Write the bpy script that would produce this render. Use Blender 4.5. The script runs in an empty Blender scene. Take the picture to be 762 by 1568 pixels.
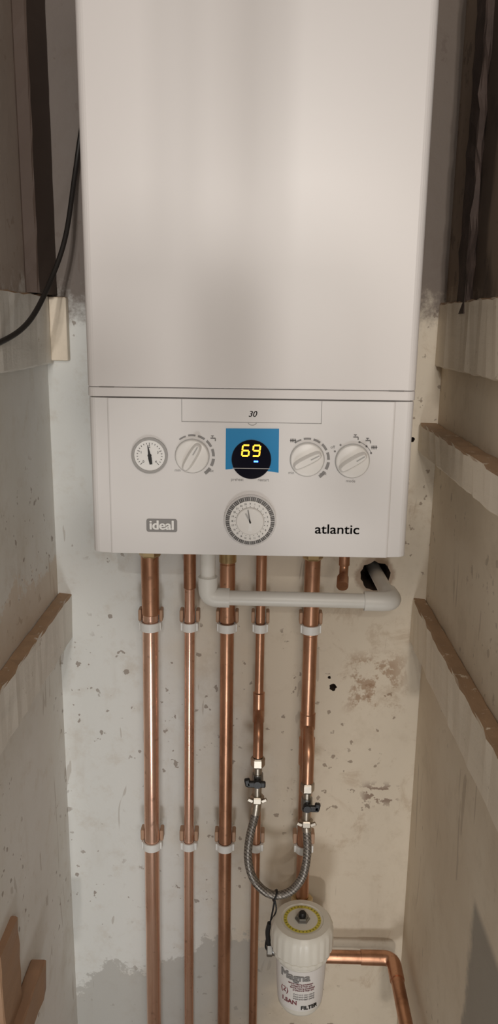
import bpy, bmesh, math, random
from mathutils import Vector, Matrix
random.seed(3)
scene=bpy.context.scene
COL=scene.collection
# ------------------------------------------------------------------ materials
def newmat(name):
    m=bpy.data.materials.new(name); m.use_nodes=True
    nt=m.node_tree; b=nt.nodes['Principled BSDF']
    return m,nt,b
def simple(name,col,rough=.5,metal=0,emit=None,es=0,noise=0,nscale=30,bump=0,coat=0):
    m,nt,b=newmat(name)
    b.inputs['Base Color'].default_value=(*col,1); b.inputs['Roughness'].default_value=rough
    b.inputs['Metallic'].default_value=metal
    if coat: b.inputs['Coat Weight'].default_value=coat
    if emit:
        b.inputs['Emission Color'].default_value=(*emit,1); b.inputs['Emission Strength'].default_value=es
    tc=nt.nodes.new('ShaderNodeTexCoord'); n=nt.nodes.new('ShaderNodeTexNoise')
    n.inputs['Scale'].default_value=nscale; n.inputs['Detail'].default_value=5
    nt.links.new(tc.outputs['Object'],n.inputs['Vector'])
    if noise:
        mx=nt.nodes.new('ShaderNodeMix'); mx.data_type='RGBA'
        mx.inputs[6].default_value=(*[c*(1-noise) for c in col],1); mx.inputs[7].default_value=(*[min(1,c*(1+noise)) for c in col],1)
        nt.links.new(n.outputs['Fac'],mx.inputs[0]); nt.links.new(mx.outputs[2],b.inputs['Base Color'])
    if bump:
        bp=nt.nodes.new('ShaderNodeBump'); bp.inputs['Strength'].default_value=bump; bp.inputs['Distance'].default_value=.002
        nt.links.new(n.outputs['Fac'],bp.inputs['Height']); nt.links.new(bp.outputs['Normal'],b.inputs['Normal'])
    return m
class NT:
    def __init__(s,nt): s.nt=nt; s.tc=nt.nodes.new('ShaderNodeTexCoord'); s.sep=nt.nodes.new('ShaderNodeSeparateXYZ'); s.l(s.tc.outputs['Object'],s.sep.inputs[0])
    def l(s,a,b): s.nt.links.new(a,b)
    def noise(s,scale,detail=5,rough=.6,dist=0,stretch=None):
        n=s.nt.nodes.new('ShaderNodeTexNoise'); n.inputs['Scale'].default_value=scale; n.inputs['Detail'].default_value=detail
        n.inputs['Roughness'].default_value=rough; n.inputs['Distortion'].default_value=dist
        if stretch:
            mp=s.nt.nodes.new('ShaderNodeMapping'); mp.inputs['Scale'].default_value=stretch
            s.l(s.tc.outputs['Object'],mp.inputs[0]); s.l(mp.outputs[0],n.inputs['Vector'])
        else: s.l(s.tc.outputs['Object'],n.inputs['Vector'])
        return n.outputs['Fac']
    def math(s,op,a,b=None,clamp=False):
        n=s.nt.nodes.new('ShaderNodeMath'); n.operation=op; n.use_clamp=clamp
        for i,v in enumerate([a,b]):
            if v is None: continue
            if isinstance(v,(int,float)): n.inputs[i].default_value=v
            else: s.l(v,n.inputs[i])
        return n.outputs[0]
    def ramp(s,v,a,b):  # smoothstep a..b
        n=s.nt.nodes.new('ShaderNodeMapRange'); n.interpolation_type='SMOOTHSTEP'
        n.inputs['From Min'].default_value=a; n.inputs['From Max'].default_value=b
        if a>b:
            n.inputs['From Min'].default_value=b; n.inputs['From Max'].default_value=a
            n.inputs['To Min'].default_value=1; n.inputs['To Max'].default_value=0
        s.l(v,n.inputs['Value']); return n.outputs['Result']
    def mul(s,*v):
        r=v[0]
        for x in v[1:]: r=s.math('MULTIPLY',r,x)
        return r
    def window(s,v,a,b,e): return s.mul(s.ramp(v,a-e,a+e),s.ramp(v,b+e,b-e))
    def mix(s,f,a,b):
        n=s.nt.nodes.new('ShaderNodeMix'); n.data_type='RGBA'
        for i,v in ((0,f),(6,a),(7,b)):
            if isinstance(v,(int,float)): n.inputs[i].default_value=v
            elif isinstance(v,tuple): n.inputs[i].default_value=(*v,1)
            else: s.l(v,n.inputs[i])
        return n.outputs[2]
def plaster(name,cool,warm,x0,x1,kind):
    m,nt,b=newmat(name); t=NT(nt); X,Y,Z=t.sep.outputs
    big=t.noise(3.5,4); fine=t.noise(22,8,.7); streak=t.noise(14,5,.6,0,(1,1,.25)); mid=t.noise(8,6,.7)
    xx=t.math('ADD',X,t.math('MULTIPLY',t.math('SUBTRACT',big,.5),.35))
    col=t.mix(t.ramp(xx,x0,x1),cool,warm) if kind=='back' else t.mix(t.ramp(big,.35,.65),cool,warm)  # back wall: cool light at left, warm at right, put into the colour
    col=t.mix(t.mul(t.ramp(fine,.50,.75),.30),col,(.46,.37,.26))
    col=t.mix(t.mul(t.ramp(streak,.55,.8),.30),col,(.40,.32,.22))
    col=t.mix(t.mul(t.ramp(mid,.56,.70),.22),col,(.40,.32,.23))
    spots=t.noise(60,3,.5); patch=t.noise(5.5,3,.5)
    sp=t.mul(t.ramp(spots,.65,.68),t.ramp(patch,.48,.56))
    col=t.mix(t.mul(sp,.65 if kind!='right' else .35),col,(.17,.11,.07))
    scr=t.noise(30,2,.5,1.5,(1,1,.16))
    col=t.mix(t.mul(t.ramp(scr,.69,.71),.35),col,(.25,.18,.12))
    zz=t.math('ADD',Z,t.math('MULTIPLY',t.math('SUBTRACT',t.noise(11,8,.75),.5),.24))
    if kind=='back':
        br=t.mul(t.ramp(X,.02,.14),t.ramp(t.noise(13,7,.75,.6),.54,.68))
        col=t.mix(t.mul(br,.34),col,(.36,.23,.12))
        zl=t.math('SUBTRACT',zz,t.math('MULTIPLY',X,.30))
        low=t.mul(t.ramp(zl,.385,.375),t.ramp(xx,.10,.0))
        col=t.mix(t.mul(low,.65),col,(.40,.39,.36))
        col=t.mix(t.mul(t.ramp(zz,1.47,1.54),.92),col,(.125,.09,.07))  # upper wall darkened in the colour to stand for the boiler's shadow
        a=t.mul(t.window(X,.165,.255,.02),t.window(Z,.845,.945,.02))
        col=t.mix(t.mul(a,t.ramp(t.noise(30,5,.7),.47,.56),.75),col,(.33,.20,.11))
        a=t.mul(t.window(X,.20,.26,.01),t.window(Z,.665,.705,.01))
        col=t.mix(t.mul(a,t.ramp(t.noise(70,3,.6),.53,.57),.8),col,(.20,.12,.08))
        dx=t.math('SUBTRACT',X,.203); dz=t.math('SUBTRACT',Z,1.086); rr=t.math('SQRT',t.math('ADD',t.mul(dx,dx),t.mul(dz,dz)))
        col=t.mix(t.mul(t.ramp(t.math('ADD',rr,t.mul(t.math('SUBTRACT',fine,.5),.03)),.036,.027),.75),col,(.30,.20,.13))
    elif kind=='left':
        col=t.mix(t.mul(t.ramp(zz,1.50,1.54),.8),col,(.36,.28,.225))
        a=t.mul(t.ramp(Z,1.04,1.05),t.ramp(zz,1.13,1.12)); col=t.mix(t.mul(a,.6),col,(.60,.48,.36))
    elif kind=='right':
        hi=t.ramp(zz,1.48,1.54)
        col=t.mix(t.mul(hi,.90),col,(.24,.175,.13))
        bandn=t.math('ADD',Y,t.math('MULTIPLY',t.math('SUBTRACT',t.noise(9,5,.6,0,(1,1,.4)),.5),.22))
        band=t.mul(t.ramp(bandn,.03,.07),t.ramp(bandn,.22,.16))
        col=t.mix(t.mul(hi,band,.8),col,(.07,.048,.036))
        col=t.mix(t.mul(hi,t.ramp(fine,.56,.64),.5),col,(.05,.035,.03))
        gy=t.mul(t.ramp(t.math('ADD',Y,t.mul(fine,.05)),-.07,-.09),t.ramp(Z,.80,.78)); col=t.mix(t.mul(gy,.8),col,(.25,.23,.2))
    nt.links.new(col,b.inputs['Base Color']); b.inputs['Roughness'].default_value=.58
    bp=nt.nodes.new('ShaderNodeBump'); bp.inputs['Strength'].default_value=.5; bp.inputs['Distance'].default_value=.003
    hb=t.math('ADD',t.noise(9,6,.6),t.math('MULTIPLY',fine,.25)); nt.links.new(hb,bp.inputs['Height']); nt.links.new(bp.outputs['Normal'],b.inputs['Normal'])
    return m
def copper(name,base,dark,rough=.26):
    m,nt,b=newmat(name); t=NT(nt)
    n=t.noise(18,6,.65,0,(1,1,.35)); f=t.noise(90,4,.6)
    col=t.mix(t.ramp(n,.40,.72),base,dark)
    col=t.mix(t.math('MULTIPLY',t.ramp(f,.6,.72),.4),col,(.12,.06,.035))
    nt.links.new(col,b.inputs['Base Color']); b.inputs['Metallic'].default_value=.92
    r=t.math('ADD',t.math('MULTIPLY',n,.22),rough-.1); nt.links.new(r,b.inputs['Roughness'])
    return m
def paintwood(name,top,face,wear=1.0):
    m,nt,b=newmat(name); t=NT(nt)
    g=nt.nodes.new('ShaderNodeNewGeometry'); s=nt.nodes.new('ShaderNodeSeparateXYZ'); nt.links.new(g.outputs['Normal'],s.inputs[0])
    n=t.noise(12,6,.65,0,(2,.5,2)); f=t.noise(45,6,.75); gr=t.noise(40,4,.6,0,(1,.06,1))
    tc=t.mix(n,tuple(c*.6 for c in top),tuple(c*1.3 for c in top)); tc=t.mix(t.mul(t.ramp(f,.60,.66),.8),tc,face)
    fc=t.mix(t.mul(t.ramp(n,.5,.75),.30*wear),face,tuple(c*.66 for c in face))
    fc=t.mix(t.mul(t.ramp(gr,.5,.7),.10*wear),fc,tuple(c*.55 for c in face))
    fc=t.mix(t.mul(t.ramp(f,.64,.68),.5*wear),fc,(.28,.18,.11))
    col=t.mix(t.ramp(s.outputs[2],.3,.6),fc,tc)
    nt.links.new(col,b.inputs['Base Color']); b.inputs['Roughness'].default_value=.6
    bp=nt.nodes.new('ShaderNodeBump'); bp.inputs['Strength'].default_value=.5; bp.inputs['Distance'].default_value=.003
    nt.links.new(t.math('ADD',n,t.mul(f,.4)),bp.inputs['Height']); nt.links.new(bp.outputs['Normal'],b.inputs['Normal'])
    return m
M=dict(
 enamel=simple('boiler_enamel',(.73,.70,.685),.36,noise=.015,nscale=6,bump=.02),
 panel=simple('boiler_panel_plastic',(.78,.76,.75),.42),
 knob=simple('knob_plastic',(.84,.82,.79),.35),
 gap=simple('gap_dark',(.16,.15,.14),.7),
 grey=simple('print_grey',(.25,.24,.235),.6),
 lgrey=simple('ring_grey',(.45,.44,.43),.5),
 mgrey=simple('mid_grey',(.26,.25,.245),.5),
 white=simple('face_white',(.88,.87,.85),.5),
 black=simple('gloss_black',(.004,.004,.012),.12),
 ink=simple('needle_black',(.01,.01,.01),.5),
 blue=simple('protective_film_blue',(.015,.25,.54),.25),
 amber=simple('led_amber',(.9,.5,.05),.5,emit=(1,.42,.02),es=3.2),
 led=simple('led_blue',(.05,.15,1),.5,emit=(.03,.12,1),es=9),
 pvc=simple('white_waste_plastic',(.76,.75,.71),.38,noise=.05,nscale=40),
 clip=simple('clip_plastic',(.80,.80,.78),.4),
 clip_refl=simple('clip_copper_reflection',(.46,.29,.19),.5),  # brown tint paints the copper's reflection onto the clip ears
 brass=simple('brass_fitting',(.62,.48,.27),.32,1,noise=.2,nscale=80),
 nickel=simple('plated_nut',(.50,.45,.38),.38,1,noise=.2,nscale=80),
 steel=simple('steel_grey',(.33,.33,.32),.35,1),
 rubber=simple('black_plastic',(.012,.012,.013),.4),
 cable=simple('cable_black',(.02,.017,.015),.5),
 filt=simple('filter_white_plastic',(.78,.75,.67),.35,noise=.04,nscale=30),
 yellow=simple('label_yellow',(.70,.60,.08),.5),
 label=simple('label_white',(.78,.75,.72),.4),
 red=simple('label_maroon',(.22,.06,.07),.5),
 cop=copper('copper_bright',(.88,.58,.45),(.70,.40,.28),.24),
 cop2=copper('copper_tarnished',(.60,.33,.21),(.34,.17,.10),.33),
 wood_l=paintwood('painted_batten_left',(.38,.24,.14),(.74,.71,.65)),
 wood_r=paintwood('painted_batten_right',(.38,.24,.14),(.80,.71,.58)),
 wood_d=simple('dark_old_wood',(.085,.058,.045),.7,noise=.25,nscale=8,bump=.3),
 wood_r2=simple('rotten_dark_wood',(.075,.05,.04),.8,noise=.7,nscale=35,bump=1.0),
 wood_b=paintwood('bare_batten_wood',(.33,.19,.11),(.33,.20,.12)),
 hole=simple('hole_rough_dark',(.07,.045,.03),.9,noise=.5,nscale=90,bump=.8),
 jeans=simple('dark_clothing',(.05,.055,.07),.9),
)
m,nt,b=newmat('braided_steel'); t=NT(nt)
w=nt.nodes.new('ShaderNodeTexWave'); w.inputs['Scale'].default_value=95; w.inputs['Distortion'].default_value=1; w.bands_direction='DIAGONAL'; nt.links.new(t.tc.outputs['Object'],w.inputs['Vector'])
w2=nt.nodes.new('ShaderNodeTexChecker'); w2.inputs['Scale'].default_value=260; nt.links.new(t.tc.outputs['Object'],w2.inputs['Vector'])
c=t.mix(w2.outputs['Fac'],(.34,.31,.27),(.20,.18,.16)); c=t.mix(t.ramp(w.outputs['Fac'],.90,.95),c,(.04,.03,.03))
nt.links.new(c,b.inputs['Base Color']); b.inputs['Metallic'].default_value=.6; b.inputs['Roughness'].default_value=.45; M['braid']=m
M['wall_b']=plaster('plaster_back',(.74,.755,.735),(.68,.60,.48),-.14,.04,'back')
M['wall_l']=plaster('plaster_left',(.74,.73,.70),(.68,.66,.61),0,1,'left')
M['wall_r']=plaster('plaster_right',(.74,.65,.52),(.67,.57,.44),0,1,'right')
M['floor']=simple('dusty_concrete_floor',(.34,.30,.25),.8,noise=.3,nscale=15,bump=.4)
# ------------------------------------------------------------------ geometry helpers
def finish(me,name,mat,parent=None,smooth=False,bevel=0,ang=35):
    o=bpy.data.objects.new(name,me); COL.objects.link(o)
    if isinstance(mat,str): mat=M[mat]
    if mat and not me.materials: me.materials.append(mat)
    if smooth:
        for p in me.polygons: p.use_smooth=True
        es=o.modifiers.new('es','EDGE_SPLIT'); es.split_angle=math.radians(ang)
    if bevel:
        bv=o.modifiers.new('bv','BEVEL'); bv.width=bevel; bv.segments=2; bv.limit_method='ANGLE'; bv.angle_limit=math.radians(40)
        if smooth: o.modifiers.move(1,0)
    if parent: par(o,parent)
    return o
def par(o,p):
    o.parent=p; o.matrix_parent_inverse=Matrix.Translation(-p.location)
def empty(name,loc):
    e=bpy.data.objects.new(name,None); e.empty_display_size=.02; e.location=loc; COL.objects.link(e); return e
def bm_me(bm,name):
    bmesh.ops.recalc_face_normals(bm,faces=bm.faces); me=bpy.data.meshes.new(name); bm.to_mesh(me); bm.free(); return me
def box(name,a,c,mat,parent=None,bevel=0):
    bm=bmesh.new(); bmesh.ops.create_cube(bm,size=1)
    for v in bm.verts:
        v.co=Vector([a[i] if v.co[i]<0 else c[i] for i in range(3)])
    return finish(bm_me(bm,name),name,mat,parent,bevel=bevel)
def board(name,a,c,mat,amp=.0012,step=.02,seed=0):
    """old timber board running along its longest axis, with slightly worn, uneven edges"""
    rnd=random.Random(seed); ax=max(range(3),key=lambda i:c[i]-a[i]); o1,o2=[i for i in range(3) if i!=ax]
    n=max(2,int((c[ax]-a[ax])/step)); bm=bmesh.new(); rings=[]; ch=.0022
    s1,s2=c[o1]-a[o1],c[o2]-a[o2]
    P=[(0,ch),(ch,0),(s1-ch,0),(s1,ch),(s1,s2-ch),(s1-ch,s2),(ch,s2),(0,s2-ch)]
    for k in range(n+1):
        ring=[]
        for (p,q) in P:
            co=[0,0,0]; co[ax]=a[ax]+(c[ax]-a[ax])*k/n
            co[o1]=a[o1]+p+rnd.uniform(-min(amp,.0015),min(amp,.0015))*(1 if p>ch else 0); co[o2]=a[o2]+q+rnd.uniform(-amp,amp)
            ring.append(bm.verts.new(co))
        rings.append(ring)
    for r_,s_ in zip(rings[:-1],rings[1:]):
        for i in range(8): bm.faces.new([r_[i],r_[(i+1)%8],s_[(i+1)%8],s_[i]])
    bm.faces.new(rings[0]); bm.faces.new(rings[-1])
    return finish(bm_me(bm,name),name,mat)
def obox(name,cen,size,M3,mat,parent=None,bevel=0):
    bm=bmesh.new(); bmesh.ops.create_cube(bm,size=1)
    for v in bm.verts: v.co=Vector(cen)+M3@Vector([v.co[i]*size[i] for i in range(3)])
    return finish(bm_me(bm,name),name,mat,parent,bevel=bevel)
def prism(name,pts,z0,z1,mat,parent=None,bevel=0,smooth=False):
    bm=bmesh.new(); A=[bm.verts.new((x,y,z0)) for x,y in pts]; B=[bm.verts.new((x,y,z1)) for x,y in pts]
    bm.faces.new(A); bm.faces.new(B); n=len(pts)
    for i in range(n): bm.faces.new([A[i],A[(i+1)%n],B[(i+1)%n],B[i]])
    return finish(bm_me(bm,name),name,mat,parent,smooth=smooth,bevel=bevel)
def lathe(name,prof,org,axis,mat,parent=None,seg=48,smooth=True,rib=None,ang=35):
    ax=Vector(axis).normalized(); h=Vector((0,0,1)) if abs(ax.z)<.9 else Vector((0,1,0))
    u=ax.cross(h).normalized(); v=ax.cross(u); org=Vector(org)
    bm=bmesh.new(); rings=[]
    for k,(r,z) in enumerate(prof):
        if r<1e-6: rings.append([bm.verts.new(org+ax*z)]); continue
        ring=[]
        for i in range(seg):
            a=2*math.pi*i/seg; rr=r
            if rib and rib[0]<=k<=rib[1]: rr=r*(1+(rib[2] if (i//2)%2 else 0))
            ring.append(bm.verts.new(org+ax*z+(u*math.cos(a)+v*math.sin(a))*rr))
        rings.append(ring)
    for a,c in zip(rings[:-1],rings[1:]):
        for i in range(seg):
            j=(i+1)%seg
            if len(a)==1 and len(c)==1: continue
            if len(a)==1: bm.faces.new([a[0],c[i],c[j]])
            elif len(c)==1: bm.faces.new([a[i],a[j],c[0]])
            else: bm.faces.new([a[i],a[j],c[j],c[i]])
    return finish(bm_me(bm,name),name,mat,parent,smooth=smooth,ang=ang)
def fillet(pts,r,n=8):
    P=[Vector(p) for p in pts]; out=[P[0]]
    for i in range(1,len(P)-1):
        a=(P[i-1]-P[i]); c=(P[i+1]-P[i]); rr=min(r,a.length*.49,c.length*.49)
        s=P[i]+a.normalized()*rr; e=P[i]+c.normalized()*rr
        for k in range(n+1):
            t=k/n; out.append(s*(1-t)**2+P[i]*2*t*(1-t)+e*t*t)
    out.append(P[-1]); return out
def spline(pts,n=10):
    P=[Vector(p) for p in pts]; P=[P[0]*2-P[1]]+P+[P[-1]*2-P[-2]]; out=[]
    for i in range(1,len(P)-2):
        for k in range(n):
            t=k/n; a,b_,c,d=P[i-1:i+3]
            out.append(.5*((2*b_)+(c-a)*t+(2*a-5*b_+4*c-d)*t*t+(-a+3*b_-3*c+d)*t**3))
    out.append(P[-2]); return out
def tube(name,P,r,mat,parent=None,seg=24,hollow=False):
    P=[Vector(p) for p in P]; bm=bmesh.new(); rings=[]; prev=None
    for i,p in enumerate(P):
        tg=(P[min(i+1,len(P)-1)]-P[max(i-1,0)]).normalized()
        if prev is None:
            h=Vector((0,1,0)) if abs(tg.y)<.9 else Vector((1,0,0)); u=tg.cross(h).normalized()
        else: u=(prev-tg*prev.dot(tg)).normalized()
        prev=u; v=tg.cross(u); rr=r[i] if isinstance(r,list) else r
        rings.append([bm.verts.new(p+(u*math.cos(2*math.pi*k/seg)+v*math.sin(2*math.pi*k/seg))*rr) for k in range(seg)])
    for a,c in zip(rings[:-1],rings[1:]):
        for k in range(seg): bm.faces.new([a[k],a[(k+1)%seg],c[(k+1)%seg],c[k]])
    bm.faces.new(rings[0]); bm.faces.new(rings[-1])
    return finish(bm_me(bm,name),name,mat,parent,smooth=True,ang=50)
def textmesh(body,size,bold=0,shear=0,extrude=.0003):
    cu=bpy.data.curves.new('t','FONT'); cu.body=body; cu.size=size; cu.align_x='CENTER'; cu.align_y='CENTER'; cu.extrude=extrude; cu.offset=bold; cu.shear=shear
    o=bpy.data.objects.new('t',cu); COL.objects.link(o); bpy.context.view_layer.update()
    me=bpy.data.meshes.new_from_object(o); bpy.data.objects.remove(o); return me
def text(name,body,x,z,size,mat,parent,y=0,bold=0,shear=0,sx=1):
    me=textmesh(body,size,bold,shear); me.materials.clear()
    for v in me.vertices: a=v.co.copy(); v.co=Vector((x+a.x*sx,y-.0001-a.z,z+a.y))
    return finish(me,name,mat,parent)
def wraptext(name,body,cx,cy,r,z,size,mat,parent,a0=0,bold=0,sx=1):
    me=textmesh(body,size,bold); me.materials.clear()
    for v in me.vertices:
        a=a0+v.co.x*sx/r; rr=r+v.co.z; v.co=Vector((cx+math.sin(a)*rr,cy-math.cos(a)*rr,z+v.co.y))
    return finish(me,name,mat,parent)
def arcseg(name,cx,cz,r0,r1,a0,a1,y,mat,parent,th=.0004,n=8):
    bm=bmesh.new(); F=[];
    for k in range(n+1):
        a=math.radians(a0+(a1-a0)*k/n)
        F.append([bm.verts.new((cx+math.sin(a)*r,yy,cz+math.cos(a)*r)) for r in (r0,r1) for yy in (y-th,y+.001)])
    for p,q in zip(F[:-1],F[1:]):
        bm.faces.new([p[0],p[2],q[2],q[0]]); bm.faces.new([p[2],p[3],q[3],q[2]]); bm.faces.new([p[1],p[0],q[0],q[1]]); bm.faces.new([p[3],p[1],q[1],q[3]])
    bm.faces.new(F[0]); bm.faces.new(F[-1])
    return finish(bm_me(bm,name),name,mat,parent)
def join(objs,name):
    bpy.context.view_layer.update(); dg=bpy.context.evaluated_depsgraph_get(); bm=bmesh.new(); mats=[]; 
    for o in objs:
        me=bpy.data.meshes.new_from_object(o.evaluated_get(dg)); idx=[]
        for mt in me.materials:
            if mt not in mats: mats.append(mt)
            idx.append(mats.index(mt))
        for p in me.polygons: p.material_index=idx[p.material_index] if idx else 0
        bm.from_mesh(me)
    par_=objs[0].parent
    me=bpy.data.meshes.new(name); bm.to_mesh(me); bm.free()
    for mt in mats: me.materials.append(mt)
    for o in objs: bpy.data.objects.remove(o)
    o=bpy.data.objects.new(name,me); COL.objects.link(o)
    if par_: par(o,par_)
    return o
def Ry(deg): return Matrix.Rotation(math.radians(deg),3,'Y')
# ------------------------------------------------------------------ room shell
XL,XR,D=-.319,.287,.28
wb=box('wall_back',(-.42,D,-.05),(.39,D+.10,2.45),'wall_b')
bm=bmesh.new(); n=26; A=[];B=[]
for i in range(n):
    a=2*math.pi*i/n; r=.0255*(1+random.uniform(-.09,.09)); A.append(bm.verts.new((.203+math.cos(a)*r,D-.02,1.086+math.sin(a)*r))); B.append(bm.verts.new((.203+math.cos(a)*r*.8,D+.08,1.086+math.sin(a)*r*.8)))
bm.faces.new(A); bm.faces.new(B)
for i in range(n): bm.faces.new([A[i],A[(i+1)%n],B[(i+1)%n],B[i]])
cut=finish(bm_me(bm,'cut'),'cut','hole')
bm=bmesh.new()
for (hx,hz,hr) in [(.141,.887,.0065),(.134,.905,.003),(.249,1.31,.004)]:
    n=12; A=[];B=[]
    for i in range(n):
        a=2*math.pi*i/n; r=hr*(1+random.uniform(-.25,.25)); A.append(bm.verts.new((hx+math.cos(a)*r,D-.01,hz+math.sin(a)*r))); B.append(bm.verts.new((hx+math.cos(a)*r*.7,D+.02,hz+math.sin(a)*r*.7)))
    bm.faces.new(A); bm.faces.new(B)
    for i in range(n): bm.faces.new([A[i],A[(i+1)%n],B[(i+1)%n],B[i]])
cut2=finish(bm_me(bm,'cut2'),'cut2','hole')
for c_ in (cut,cut2):
    mo=wb.modifiers.new('b','BOOLEAN'); mo.operation='DIFFERENCE'; mo.object=c_; mo.solver='EXACT'
    try: mo.material_mode='TRANSFER'
    except: pass
wb=join([wb],'wall_back')
for c_ in (cut,cut2): bpy.data.objects.remove(c_)
box('wall_left',(XL-.10,-.34,-.05),(XL,D,2.45),'wall_l')
box('wall_right',(XR,-.34,-.05),(XR+.10,D,2.45),'wall_r')
box('floor',(-2.2,-8.5,-.1),(2.2,D,0),'floor')
# trims
board('trim_1',(XL,-.33,1.420),(XL+.010,D,1.521),'wood_l',seed=1)
box('trim_2',(XL+.010,D-.016,1.425),(XL+.036,D,1.519),'wood_r',bevel=.002)
board('trim_3',(XL,-.33,.968),(XL+.022,D,1.046),'wood_l',seed=2)
def rboard(name,a,c,mat,seed,amp=.0012):  # board on the right wall: mirror so the worn side faces the cupboard
    o=board(name,(-c[0],a[1],a[2]),(-a[0],c[1],c[2]),mat,amp=amp,seed=seed)
    for v in o.data.vertices: v.co.x*=-1
    o.data.flip_normals(); return o
rboard('trim_4',(XR-.010,-.33,1.424),(XR,D,1.517),'wood_r',3)
rboard('trim_5',(XR-.029,-.33,1.292),(XR,D,1.336),'wood_r',4)
rboard('trim_6',(XR-.022,-.33,.972),(XR,D,1.048),'wood_r',5)
board('trim_7',(XL,-.33,.50),(XL+.022,.035,.555),'wood_b',seed=6)
board('trim_8',(XL,-.11,.556),(XL+.010,-.035,.69),'wood_b',seed=7)
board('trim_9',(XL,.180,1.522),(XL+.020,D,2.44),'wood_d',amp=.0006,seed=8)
rboard('trim_10',(XR-.010,.125,1.500),(XR,.175,2.44),'wood_r2',9,amp=.005)
# ------------------------------------------------------------------ boiler
boiler=empty('combi_boiler',(0,.14,1.2)); W=.1975
def prof(w,y0,back,c=.172,set_=.0035,rad=.012):
    xs=[]
    for k in range(7):
        a=math.pi/2*k/6; xs.append((w-rad+math.sin(a)*rad,y0+set_+rad-math.cos(a)*rad))
    pts=[(-c,y0),(c,y0),(c+.002,y0+set_*.5)]+xs+[(w,back),(-w,back)]+[(-x,y) for x,y in reversed(xs)]+[(-c-.002,y0+set_*.5)]
    return pts
def prof2(w,y0,back,rad=.010):
    xs=[(w-rad+math.sin(a)*rad,y0+rad-math.cos(a)*rad) for a in [math.pi/2*k/6 for k in range(7)]]
    return xs+[(w,back),(-w,back)]+[(-x,y) for x,y in reversed(xs)]
box('chassis',(-W+.006,.006,1.215),(W-.006,D-.001,1.893),'gap',boiler)
prism('upper_casing',prof2(W,0,D-.004),1.4080,1.90,'enamel',boiler,bevel=.0010)
prism('casing_skirt',prof2(W,0,.262),1.3963,1.4074,'enamel',boiler,bevel=.0010)
prism('control_fascia',prof(W,0,.262),1.2,1.3948,'panel',boiler,bevel=.0010)
for i,x in enumerate((-.1735,.1735)): box('casing_screw_slot_%d'%i,(x-.009,-.0004,1.4073),(x+.009,.002,1.4083),'gap',boiler)
fx0,fx1,fz0,fz1=-.0835,.0855,1.3672,1.3945
for i,(a,c_) in enumerate([((fx0,fz0),(fx0+.0006,fz1)),((fx1-.0006,fz0),(fx1,fz1)),((fx0,fz0),(fx1,fz0+.0006))]):
    box('flap_gap_%d'%i,(a[0],-.0003,a[1]),(c_[0],.002,c_[1]),'mgrey',boiler)
arcseg('flap_notch',.002,fz0+.003,.0055,.0066,110,250,0,'lgrey',boiler)
T=[text('n','30',.002+d,1.3775,.0100,'grey',boiler,shear=.25) for d in (-.0002,0,.0002)]; join(T,'number_30')
g=(-.1228,1.3255)
lathe('gauge_bezel',[(0,0),(.0222,0),(.0222,.0035),(.0215,.0045),(.0195,.0045),(.0185,.0025),(0,.0025)],(g[0],.001,g[1]),(0,-1,0),'lgrey',boiler)
lathe('gauge_rim',[(.0222,.0),(.0222,.0042),(.0208,.0052),(.0198,.0042)],(g[0],.001,g[1]),(0,-1,0),'lgrey',boiler)
lathe('gauge_face',[(0,.0028),(.0188,.0028)],(g[0],.001,g[1]),(0,-1,0),'white',boiler)
ticks=[]
for k in range(21):
    a=-135+270*k/20; L=.003 if k%5==0 else .0016
    ticks.append(arcseg('t',g[0],g[1],.0158-L,.0158,a-1.2,a+1.2,-.0020,'ink',boiler,n=1))
for k,(s,a) in enumerate((('0',-135),('1',-70),('2',0),('3',70),('4',135))):
    q=math.radians(a); ticks.append(text('t',s,g[0]+math.sin(q)*.0108,g[1]+math.cos(q)*.0108,.0042,'ink',boiler,y=-.0019))
join(ticks,'gauge_scale')
def poly(name,pts,y,th,mat,parent):
    bm=bmesh.new(); A=[bm.verts.new((x,y,z)) for x,z in pts]; B=[bm.verts.new((x,y-th,z)) for x,z in pts]; bm.faces.new(A); bm.faces.new(B); n=len(pts)
    for i in range(n): bm.faces.new([A[i],A[(i+1)%n],B[(i+1)%n],B[i]])
    return finish(bm_me(bm,name),name,mat,parent)
def rot(pts,c,deg):
    a=math.radians(deg); return [(c[0]+x*math.cos(a)+z*math.sin(a),c[1]-x*math.sin(a)+z*math.cos(a)) for x,z in pts]
poly('gauge_needle',rot([(-.0016,-.011),(.0016,-.011),(.0022,-.003),(.0016,0),(.0003,.013),(-.0003,.013),(-.0016,0),(-.0022,-.003)],g,-9),-.0022,.0008,'ink',boiler)
lathe('gauge_hub',[(.0024,0),(.0024,.0036),(0,.0036)],(g[0],.001,g[1]),(0,-1,0),'ink',boiler,seg=16)
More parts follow.
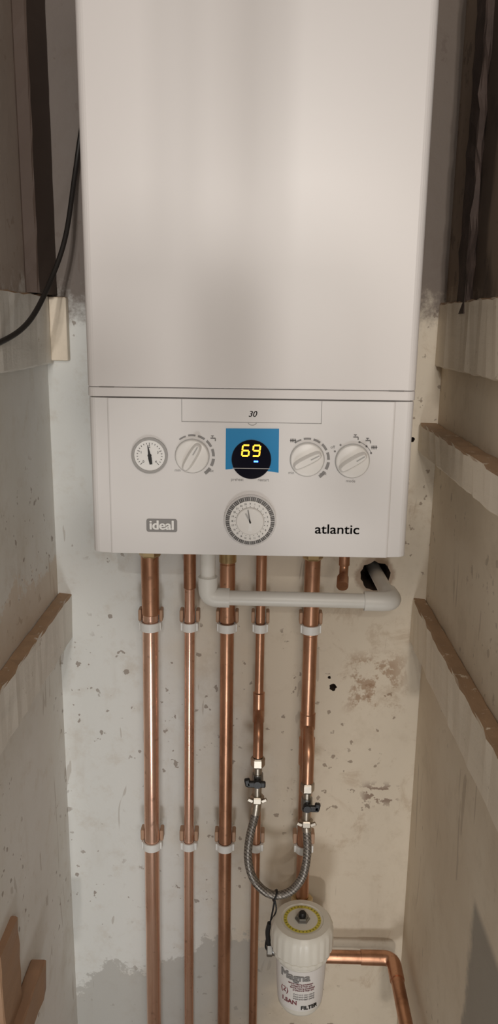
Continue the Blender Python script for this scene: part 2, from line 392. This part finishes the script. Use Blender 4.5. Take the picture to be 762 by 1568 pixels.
def knob(x,z,ang,name):
    k=[lathe('k',[(0,0),(.0214,0),(.0214,.0006),(.0200,.0008)],(x,.0002,z),(0,-1,0),'lgrey',boiler),
       lathe('k',[(.0203,0),(.0203,.004),(.0192,.0055),(.0165,.0062),(0,.0066)],(x,.0,z),(0,-1,0),'knob',boiler)]
    bm=bmesh.new(); rings=[]
    for (hl,hw,h) in [(.0188,.0066,.0055),(.0184,.0058,.010),(.0178,.0046,.0145),(.0165,.0036,.016)]:
        P=[]
        for i in range(20):
            t=2*math.pi*i/20; cx_=math.copysign(abs(math.cos(t))**.6,math.cos(t))*hw; cz_=math.copysign(abs(math.sin(t))**.75,math.sin(t))*hl
            q=rot([(cx_,cz_)],(x,z),ang)[0]; P.append(bm.verts.new((q[0],-h,q[1])))
        rings.append(P)
    for a,c_ in zip(rings[:-1],rings[1:]):
        for i in range(20): bm.faces.new([a[i],a[(i+1)%20],c_[(i+1)%20],c_[i]])
    bm.faces.new(rings[-1]); bm.faces.new(rings[0])
    k.append(finish(bm_me(bm,'k'),'k','knob',boiler,smooth=True,ang=40))
    k.append(poly('k',rot([(-.0008,.004),(.0008,.004),(.0008,.0155),(-.0008,.0155)],(x,z),ang),-.0158,.0004,'lgrey',boiler))
    return join(k,name)
K1=(-.0708,1.3255);K2=(.0695,1.3235);K3=(.1245,1.3225)
knob(*K1,30,'dhw_temperature_knob'); knob(*K2,62,'heating_temperature_knob'); knob(*K3,58,'mode_knob')
seg=[]
for (kx,kz),st in ((K1,-38),(K2,-38)):
    for i in range(7):
        a=st+i*27; seg.append(arcseg('s',kx,kz,.0243,.0262+.00012*i*3,a,a+20,0,'mgrey',boiler))
for a in (-62,-38,18,42,66):
    q=math.radians(a); seg.append(lathe('s',[(.0013,0),(.0013,.0004),(0,.0004)],(K3[0]+math.sin(q)*.0245,0,K3[1]+math.cos(q)*.0245),(0,-1,0),'grey',boiler,seg=10))
seg.append(arcseg('s',K3[0],K3[1],.0243,.0250,18,66,0,'grey',boiler))
join(seg,'knob_scale_marks')
pr=[]
for s,x,z in (('min',K1[0]-.018,1.3075),('max',K1[0]+.022,1.3075),('min',K2[0]-.019,1.3065),('max',K2[0]+.020,1.306),('off',K3[0]-.0245,1.339),('mode',K3[0]-.001,1.2975),('preheat',-.0155,1.2970),('restart',.0165,1.2970)):
    pr.append(text('p',s,x,z,.0050,'mgrey',boiler))
def tap(x,z):
    pr.append(box('p',(x-.004,-.0004,z+.0005),(x+.002,.0005,z+.002),'grey',boiler)); pr.append(box('p',(x+.0012,-.0004,z-.0022),(x+.0026,.0005,z+.001),'grey',boiler))
    pr.append(box('p',(x-.0022,-.0004,z+.002),(x-.0012,.0005,z+.004),'grey',boiler)); pr.append(box('p',(x-.0035,-.0004,z+.0035),(x+.0001,.0005,z+.0045),'grey',boiler))
def rad(x,z):
    for i in range(4): pr.append(box('p',(x-.003+i*.0018,-.0004,z-.0022),(x-.0018+i*.0018,.0005,z+.0022),'grey',boiler))
    pr.append(box('p',(x-.0036,-.0004,z-.0004),(x+.0042,.0005,z+.0004),'grey',boiler))
tap(-.0445,1.3465); rad(.0515,1.3465); tap(.1285,1.3505); tap(.1435,1.3465); rad(.1500,1.3395)
join(pr,'printed_symbols')
# display
poly('blue_protective_film',[(-.0300,1.3095),(-.0298,1.3600),(.0345,1.3605),(.0350,1.3065),(.0240,1.3080),(-.0200,1.3105)],.0003,.0009,'blue',boiler)
lathe('display_window',[(0,0),(.0242,0),(.0242,.0018),(.0236,.0024),(0,.0024)],(.0015,.0003,1.3225),(0,-1,0),'black',boiler)
box('display_divider',(-.0216,-.0026,1.3112),(.0246,-.002,1.3119),'lgrey',boiler)
def seven(ch,x,z,h,w,th,sh):
    on={'6':'afgecd','9':'abcdfg'}[ch]; o=[]
    H=h/2; S={'a':((-w/2,H),(w/2,H)),'g':((-w/2,0),(w/2,0)),'d':((-w/2,-H),(w/2,-H)),'f':((-w/2,0),(-w/2,H)),'e':((-w/2,-H),(-w/2,0)),'b':((w/2,0),(w/2,H)),'c':((w/2,-H),(w/2,0))}
    for s in on:
        (x0,z0),(x1,z1)=S[s]; dx,dz=x1-x0,z1-z0; L=math.hypot(dx,dz); ux,uz=dx/L,dz/L; nx,nz=-uz*th/2,ux*th/2; e=th*.35
        P=[(x0+ux*e+nx,z0+uz*e+nz),(x1-ux*e+nx,z1-uz*e+nz),(x1-ux*e-nx,z1-uz*e-nz),(x0+ux*e-nx,z0+uz*e-nz)]
        o.append(poly('d',[(x+a+c_*sh,z+c_) for a,c_ in P],-.0021,.0005,'amber',boiler))
    return o
join(seven('6',-.0055,1.3335,.0132,.0082,.0018,.10)+seven('9',.0075,1.3335,.0132,.0082,.0018,.10),'display_digits')
box('blue_indicator_led',(.0045,-.0026,1.3193),(.0098,-.0022,1.3212),'led',boiler)
# timer
tz=1.2465; tx=.001
lathe('timer_housing',[(0,0),(.0325,0),(.0325,.004),(.0312,.0058),(.0305,.0058)],(tx,0,tz),(0,-1,0),'panel',boiler)
lathe('timer_tappet_base',[(.0308,.0050),(.0250,.0050)],(tx,0,tz),(0,-1,0),'grey',boiler)
T=[]
for i in range(72):
    a=i*5; T.append(arcseg('t',tx,tz,.0255,.0302,a-1.5,a+1.5,-.0050,'mgrey' if i%3 else 'lgrey',boiler,th=.0025,n=1))
join(T,'timer_tappets')
lathe('timer_number_ring',[(.0255,.0050),(.0255,.0082),(.0175,.0085),(.0172,.0070)],(tx,0,tz),(0,-1,0),'knob',boiler)
T=[]
for i in range(24):
    a=math.radians(i*15); T.append(text('t',str((i)%24),tx+math.sin(a)*.0222,tz+math.cos(a)*.0222,.0030,'ink',boiler,y=-.0083))
    T.append(arcseg('t',tx,tz,.0182,.0192,i*15-1,i*15+1,-.0083,'ink',boiler,n=1))
join(T,'timer_numerals')
lathe('timer_centre_dial',[(.0172,.0060),(.0172,.0095),(.0160,.0105),(0,.0108)],(tx,0,tz),(0,-1,0),'knob',boiler)
poly('timer_hand_long',rot([(-.0008,-.002),(.0008,-.002),(.0006,.015),(-.0006,.015)],(tx,tz),-10),-.0109,.0008,'grey',boiler)
poly('timer_hand_short',rot([(-.0010,-.002),(.0010,-.002),(.0007,.0115),(-.0007,.0115)],(tx,tz),-28),-.0109,.0008,'lgrey',boiler)
poly('timer_pointer',rot([(-.0025,-.012),(.0025,-.012),(0,.002)],(tx,tz),0),-.0107,.0004,'white',boiler)
# logos
lx,lz,lw,lh=-.1092,1.2372,.0385,.0170; P=[]
for (sx,sz,a0) in ((1,1,0),(1,-1,90),(-1,-1,180),(-1,1,270)):
    for k in range(6):
        a=math.radians(a0+90*k/5); r=.003; P.append((lx+sx*(lw/2-r)+math.sin(a)*r,lz+sz*(lh/2-r)+math.cos(a)*r))
poly('maker_badge',P,.0003,.0008,'mgrey',boiler)
T=[text('b','ideal',lx+dx,lz+dz,.0165,'white',boiler,y=-.0006-.00003*k,sx=1.02) for k,(dx,dz) in enumerate(((-.0006,0),(-.0003,.0003),(0,-.0003),(.0003,.0003),(.0006,0)))]
join(T,'badge_lettering')
T=[text('b','atlantic',.1095+dx,1.2355+dz,.0172,'mgrey',boiler,sx=1.12) for dx,dz in ((-.0004,0),(0,.0002),(0,-.0002),(.0004,0))]
join(T,'range_lettering')
for i,(x,y) in enumerate(((-.15,.18),(-.06,.15),(.05,.20),(.12,.2))): lathe('connection_boss_%d'%i,[(0,0),(.012,0),(.012,.012),(0,.012)],(x,y,1.188),(0,0,1),'brass',boiler,seg=24)
# ------------------------------------------------------------------ copper pipes
PY=.232
def xat(x0,x1,z): return x0+(x1-x0)*(1.13-z)/(1.13-.55)
def pipe(name,x0,x1,r,zt,zb,mat,extras=()):
    e=empty(name,(xat(x0,x1,.7),PY,.6))
    tube('tube',[(xat(x0,x1,zt),PY,zt),(xat(x0,x1,.9),PY,.9),(xat(x0,x1,.55),PY,.55),(xat(x0,x1,.3),PY,zb)],r,mat,e,seg=32)
    for (nm,za,zb_,rr,mt) in extras:
        x=xat(x0,x1,(za+zb_)/2); lathe(nm,[(r*.98,0),(rr,.0015),(rr,za-zb_-.0015),(r*.98,za-zb_)],(x,PY,zb_),(0,0,1),mt,e,seg=32)
    return e
def hexnut(nm,c_,r,h,mat,parent,axis=(0,0,1)):
    ax=Vector(axis); return lathe(nm,[(0,0),(r*.9,0),(r,h*.15),(r,h*.85),(r*.9,h),(0,h)],Vector(c_)-ax*h/2,ax,mat,parent,seg=6,smooth=False)
p1=pipe('copper_pipe',-.1585,-.164,.0127,1.20,0,'cop',[('upper_socket',1.15,1.030,.0140,'cop2')])
p2=pipe('copper_pipe',-.096,-.1005,.0084,1.20,0,'cop',[('upper_socket',1.15,1.075,.0098,'cop2')])
p3=pipe('copper_pipe',-.0365,-.038,.0110,1.20,0,'cop2',[('upper_socket',1.118,1.020,.0122,'cop2'),('top_olive_nut',1.16,1.119,.0135,'brass')])
p4=pipe('copper_pipe',.0165,.0150,.0072,1.20,0,'cop2',[('coupling',1.155,1.05,.0084,'cop2'),('tee_socket',.90,.845,.0095,'cop2')])
p5=pipe('copper_pipe',.0965,.0968,.0112,1.20,.515,'cop2',[('coupling',1.15,1.00,.0124,'cop2'),('coupling_mid',.865,.835,.0126,'cop2'),('tee_socket',.82,.77,.0132,'cop2')])
hexnut('top_nut',(-.1585,PY,1.137),.017,.02,'brass',p1); hexnut('top_nut',(.0965,PY,1.137),.016,.02,'brass',p5); hexnut('top_nut',(-.096,PY,1.145),.012,.02,'brass',p2)
tube('tee_branch',fillet([(.0160,PY,.868),(.0160,.195,.850),(.0160,.192,.806)],.018),.0080,'cop2',p4)
tube('tee_branch',fillet([(.0968,PY,.845),(.0968,.192,.815),(.0968,.190,.764)],.018),.0095,'cop2',p5)
st=empty('copper_stub_elbow',(.14,.2,1.15))
tube('stub',fillet([(.1425,.20,1.20),(.1420,.20,1.118),(.1385,.175,1.108)],.012),.0068,'cop2',st)
tube('socket',[(.1422,.20,1.150),(.1422,.20,1.128)],.0082,'cop2',st)
tube('end_cap',[(.1395,.187,1.112),(.1372,.168,1.105)],.0088,'cop2',st)
# ------------------------------------------------------------------ pipe clips
def clip(x,z,r,w):
    e=[]
    e.append(box('c',(x-r*1.0,PY+r+.0006,z-.009),(x+r*1.0,D,z+.012),'clip'))
    for s in (-1,1):
        a,b2=sorted((x+s*(r+.0004),x+s*(w/2+.003)))
        e.append(box('c',(a,PY-.001,z+.006),(b2,PY+.018,z+.026),'clip_refl',bevel=.002))
    bm=bmesh.new(); n=28; V=[]
    for i in range(n+1):
        a=math.pi*(-.12)+math.pi*1.24*i/n
        V.append([bm.verts.new((x-math.cos(a)*rr,PY-math.sin(a)*rr,zz)) for rr in (r+.0004,r+.0032) for zz in (z-.0068,z+.0068)])
    for p,q in zip(V[:-1],V[1:]):
        for i,j in ((0,1),(1,3),(3,2),(2,0)): bm.faces.new([p[i],p[j],q[j],q[i]])
    bm.faces.new([V[0][0],V[0][1],V[0][3],V[0][2]]); bm.faces.new([V[-1][0],V[-1][1],V[-1][3],V[-1][2]])
    e.append(finish(bm_me(bm,'c'),'c','clip',smooth=True,ang=40))
    for s in (-1,1):
        a,b2=sorted((x+s*(r+.0006),x+s*(w/2+.0010)))
        e.append(box('c',(a,PY-.006,z-.0066),(b2,PY+.012,z+.0066),'clip',bevel=.001))
    return join(e,'pipe_clip')
for (a,b_,r,w) in ((-.1585,-.164,.0128,.033),(-.096,-.1005,.0086,.026),(-.0365,-.038,.0112,.030),(.0165,.0150,.0076,.023),(.0965,.0968,.0113,.031)):
    for z in (1.012,.612): clip(xat(a,b_,z),z,r+(.001 if z>1 else 0),w)
# ------------------------------------------------------------------ white waste pipe
wp=empty('white_waste_pipe',(.05,.15,1.09)); R_=.0110
tube('pipe_run',fillet([(-.062,.15,1.20),(-.062,.15,1.090),(.209,.15,1.0885),(.206,.345,1.083)],.016),R_,'pvc',wp,seg=32)
tube('elbow_upper',[(-.062,.15,1.122),(-.062,.15,1.1075)],.0145,'pvc',wp,seg=32)
tube('elbow_body',fillet([(-.062,.15,1.118),(-.062,.15,1.090),(-.032,.15,1.0898)],.020,14),.0140,'pvc',wp,seg=32)
tube('elbow_side',[(-.048,.15,1.0899),(-.030,.15,1.0898)],.0145,'pvc',wp,seg=32)
tube('elbow_right_body',fillet([(.168,.15,1.0887),(.211,.15,1.0885),(.2095,.188,1.0872)],.022,14),.0145,'pvc',wp,seg=32)
# ------------------------------------------------------------------ filling loop
fl=empty('braided_filling_loop',(.05,.18,.65))
def valve(x,yc,zn,side,hz):
    hexnut('compression_nut',(x,yc,zn),.0115,.017,'nickel',fl)
    tube('valve_stem',[(x,yc,zn-.006),(x,yc,zn-.075)],.0068,'nickel',fl)
    lathe('valve_body',[(0,0),(.0088,.001),(.0095,.012),(.0088,.023),(0,.024)],(x,yc,hz-.012),(0,0,1),'steel',fl,seg=24)
    lathe('handle_hub',[(0,0),(.0072,0),(.0078,.006),(.006,.009),(0,.009)],(x,yc-.008,hz),(0,-1,0),'rubber',fl,seg=24)
    box('handle_wing',(x-(.017 if side<0 else .007),yc-.0165,hz-.0052),(x+(.013 if side<0 else .019),yc-.010,hz+.0052),'rubber',fl,bevel=.002)
    obox('handle_tip',(x+side*.016,yc-.0125,hz+.0025),(.009,.008,.013),Ry(side*12),'rubber',fl,bevel=.002)
    hexnut('hose_nut',(x,yc,hz-.034),.0112,.012,'nickel',fl)
    obox('nut_wing_a',(x-.011,yc-.006,hz-.034),(.010,.004,.006),Ry(25),'nickel',fl,bevel=.001); obox('nut_wing_b',(x+.011,yc-.006,hz-.034),(.010,.004,.006),Ry(-25),'nickel',fl,bevel=.001)
valve(.0160,.192,.797,-1,.7645); valve(.0968,.190,.755,1,.724)
hp=spline([(.0160,.192,.728),(.0125,.188,.700),(.0045,.180,.665),(.0025,.175,.630),(.0110,.171,.597),(.030,.169,.574),(.052,.168,.567),(.075,.169,.576),(.093,.172,.602),(.0995,.178,.640),(.0985,.186,.670),(.0968,.190,.690)],8)
tube('braided_hose',hp,.0068,'braid',fl,seg=20)
tube('crimp_sleeve',hp[0:8],.0078,'nickel',fl); tube('crimp_sleeve_b',hp[-7:],.0078,'nickel',fl)
ct=empty('hanging_cable_tie',(.04,.168,.55))
tube('tie_loop',[(.048+math.cos(a)*.003,.168+math.sin(a)*.0085,.567+math.cos(a)*.0085) for a in [i*math.pi/8 for i in range(17)]],.0016,'rubber',ct,seg=8)
tube('tail',spline([(.047,.160,.563),(.044,.160,.54),(.038,.162,.50),(.034,.165,.47),(.040,.168,.455)]),.0015,'rubber',ct,seg=8)
tube('tail_b',spline([(.048,.160,.563),(.050,.158,.545),(.041,.160,.52),(.037,.163,.49)]),.0013,'rubber',ct,seg=8)
# ------------------------------------------------------------------ heating filter canister
FX,FY=.0930,.150; fc=empty('heating_system_filter',(FX,FY,.45)); S_=1.07
def flathe(nm,prof,z,mat,**k): return lathe(nm,[(r*S_,h) for r,h in prof],(FX,FY,z),(0,0,1),mat,fc,**k)
flathe('canister',[(0,0),(.026,0),(.031,.003),(.0345,.010),(.0375,.06),(.0390,.100),(.0390,.108)],.376,'filt',seg=64)
flathe('screw_collar',[(.040,0),(.0435,.002),(.0440,.004),(.0440,.010),(.042,.012),(.042,.014)],.478,'filt',seg=96,rib=(2,3,.018))
flathe('cap',[(.0395,0),(.0468,0),(.0474,.004),(.0468,.034),(.0452,.041),(.0420,.0445),(.0325,.0455),(.0315,.0440),(0,.0440)],.493,'filt',seg=96,rib=(1,3,.02))
flathe('cap_label_ring',[(.0285,.0445),(.0285,.0449),(.0235,.0449),(.0235,.0445)],.493,'yellow',seg=64)
flathe('cap_inner_disc',[(.0233,.0442),(.0233,.0447),(0,.0447)],.493,'filt',seg=64)
T=[]
for i in range(30):
    a=i*12; q=math.radians(a); me=textmesh('AEBKRSTO'[i%8],.0042); me.materials.clear()
    for v in me.vertices:
        c_=v.co.copy(); rr=.0260*S_+c_.y; v.co=Vector((FX+math.sin(q)*rr+math.cos(q)*c_.x,FY-math.cos(q)*rr+math.sin(q)*c_.x,.503+.0350+c_.z*.3))
    T.append(finish(me,'t','ink',fc))
join(T,'cap_label_lettering')
lathe('bleed_valve_base',[(.0125,0),(.0125,.003),(.010,.004),(.010,.008),(0,.008)],(FX,FY,.537),(0,0,1),'steel',fc,seg=6,smooth=False)
lathe('bleed_screw',[(.0062,.008),(.0062,.012),(.0048,.014),(0,.014)],(FX,FY,.537),(0,0,1),'rubber',fc,seg=24)
flathe('label_wrap',[(.0354,.014),(.0378,.055),(.0393,.094)],.379,'label',seg=64)
def wt(b_,r,z,s,mt,**k): return wraptext('l',b_,FX,FY,r*S_,z,s,mt,fc,**k)
L=[wt('Magna',.0398,.462,.020,'grey',a0=-.30+d) for d in (-.02,-.007,.007,.02)]
for k in range(4): L.append(wt('professional filter unit' if k%2 else 'central heating protection',.0389,.449-k*.0040,.0040,'red',a0=-.05+.04*k))
for k in range(3): L.append(wt('check and clean yearly',.0376,.428-k*.0045,.0040,'grey',a0=.1))
L+=[wt('(2)',.0376,.430,.014,'red',a0=-.75+d) for d in (0,.01)]; L+=[wt('1.SAN',.0370,.410,.011,'red',a0=-.55+d) for d in (0,.015)]; L+=[wt('FILTER',.0368,.401,.010,'ink',a0=.35+d) for d in (-.01,.01)]
join(L,'label_text')
tube('side_port',[(FX,FY+.02,.465),(.0965,.233,.465)],.0135,'filt',fc)
tube('side_valve',[(.0968,PY,.500),(.0968,PY,.448)],.0145,'steel',fc); hexnut('port_nut',(.0968,PY,.505),.019,.018,'brass',fc)
tube('left_port',[(FX-.03,FY+.012,.465),(FX-.052,FY+.015,.465)],.010,'steel',fc); hexnut('left_port_cap',(FX-.052,FY+.015,.465),.0125,.010,'steel',fc,(1,0,0))
tube('left_drain',spline([(FX-.053,FY+.015,.470),(FX-.056,FY+.012,.50),(FX-.053,FY+.010,.52)]),.004,'rubber',fc)
lp=empty('copper_return_pipe',(.2,.22,.39))
tube('run',fillet([(.100,.235,.388),(.262,.235,.388),(.262,-.25,.385)],.022),.0112,'cop2',lp,seg=28)
tube('elbow_socket_a',[(.205,.235,.388),(.236,.235,.388)],.0127,'cop2',lp); tube('elbow_socket_b',[(.262,.208,.388),(.262,.185,.388)],.0127,'cop2',lp)
tube('elbow',fillet([(.225,.235,.388),(.262,.235,.388),(.262,.195,.388)],.022,12),.0127,'cop2',lp,seg=28)
cb=tube('black_cable',spline([(-.225,.272,1.85),(-.250,.270,1.76),(-.262,.262,1.69),(-.269,.22,1.60),(-.283,.18,1.537),(-.291,.10,1.484),(-.3055,.03,1.459),(-.3135,-.06,1.452),(-.315,-.30,1.450)]),.0036,'cable',None,seg=12)
# ------------------------------------------------------------------ the room behind the camera: a person, and an added shadow-casting pole
def skinfig(name,verts,edges,radii,mat,root=0):
    me=bpy.data.meshes.new(name); me.from_pydata(verts,edges,[]); o=bpy.data.objects.new(name,me); COL.objects.link(o); me.materials.append(M[mat])
    o.modifiers.new('skin','SKIN'); o.modifiers.new('ss','SUBSURF').levels=2
    for i,r in enumerate(radii): me.skin_vertices[0].data[i].radius=(r,r*.85)
    me.skin_vertices[0].data[root].use_root=True
    return o
py=-2.6
V=[(0,py,.98),(0,py,1.18),(0,py,1.43),(0,py,1.55),(0,py-.01,1.63),(0,py-.02,1.71),(0,py-.01,1.80),
   (.19,py,1.46),(.27,py+.10,1.50),(.14,py+.2,1.60),(-.19,py,1.48),(-.27,py+.10,1.60),(-.14,py+.2,1.68),
   (.10,py,.88),(.11,py+.02,.48),(.11,py,.07),(.12,py+.14,.04),(-.10,py,.88),(-.11,py+.02,.48),(-.11,py,.07),(-.12,py+.14,.04)]
E=[(0,1),(1,2),(2,3),(3,4),(4,5),(5,6),(2,7),(7,8),(8,9),(2,10),(10,11),(11,12),(0,13),(13,14),(14,15),(15,16),(0,17),(17,18),(18,19),(19,20)]
Rr=[.15,.13,.15,.06,.075,.095,.06,.06,.045,.035,.06,.045,.035,.09,.06,.045,.035,.09,.06,.045,.035]
skinfig('standing_person',V,E,Rr,'jeans')
lathe('shadow_band_pole',[(0,0),(.09,0),(.09,.01),(.0085,.02),(.0085,2.2),(0,2.2)],(-.017,-1.75,0),(0,0,1),'steel',None,seg=16)  # unseen pole, added so its shadow draws the dark band down the casing
# ------------------------------------------------------------------ lights & world
def area(name,loc,target,size,power,col,sy=None):
    l=bpy.data.lights.new(name,'AREA'); l.energy=power; l.color=col; l.size=size
    if sy: l.shape='RECTANGLE'; l.size_y=sy
    o=bpy.data.objects.new(name,l); o.location=loc; o.rotation_euler=(Vector(target)-Vector(loc)).to_track_quat('-Z','Y').to_euler(); COL.objects.link(o); return o
area('room_lamp_warm',(.40,-2.0,1.75),(0,0,1.2),.55,7,(1,.88,.76))
area('work_lamp_low',(.02,-1.2,.13),(-.12,.2,.80),.20,3.8,(.96,.98,1.0))
area('ceiling_lamp_a',(.24,-8,2.2),(0,0,1.5),.20,95,(1,.94,.88))
area('ceiling_lamp_b',(-.13,-8,2.2),(0,0,1.5),.20,75,(1,.94,.88))
area('shadow_band_lamp',(-.017,-2.25,2.15),(0,0,1.7),.018,4.6,(1,.96,.91))  # small lamp added behind the pole to throw its band onto the boiler
w=bpy.data.worlds.new('world'); w.use_nodes=True; scene.world=w
w.node_tree.nodes['Background'].inputs[0].default_value=(1,.93,.85,1); w.node_tree.nodes['Background'].inputs[1].default_value=.24
# ------------------------------------------------------------------ camera
yaw,pit,rol=-.0159,.2344,.0131
f=Vector((math.sin(yaw)*math.cos(pit),math.cos(yaw)*math.cos(pit),-math.sin(pit))); r0=Vector((math.cos(yaw),-math.sin(yaw),0)); u0=r0.cross(f)
r=r0*math.cos(rol)+u0*math.sin(rol); u=-r0*math.sin(rol)+u0*math.cos(rol)
cam=bpy.data.cameras.new('camera'); co=bpy.data.objects.new('camera',cam); COL.objects.link(co)
co.matrix_world=Matrix(((r.x,u.x,-f.x,.0146),(r.y,u.y,-f.y,-.9539),(r.z,u.z,-f.z,1.4841),(0,0,0,1)))
cam.sensor_fit='VERTICAL'; cam.sensor_height=24; cam.lens=24*1210/1568; cam.clip_start=.01
scene.camera=co
scene.view_settings.view_transform='Standard'
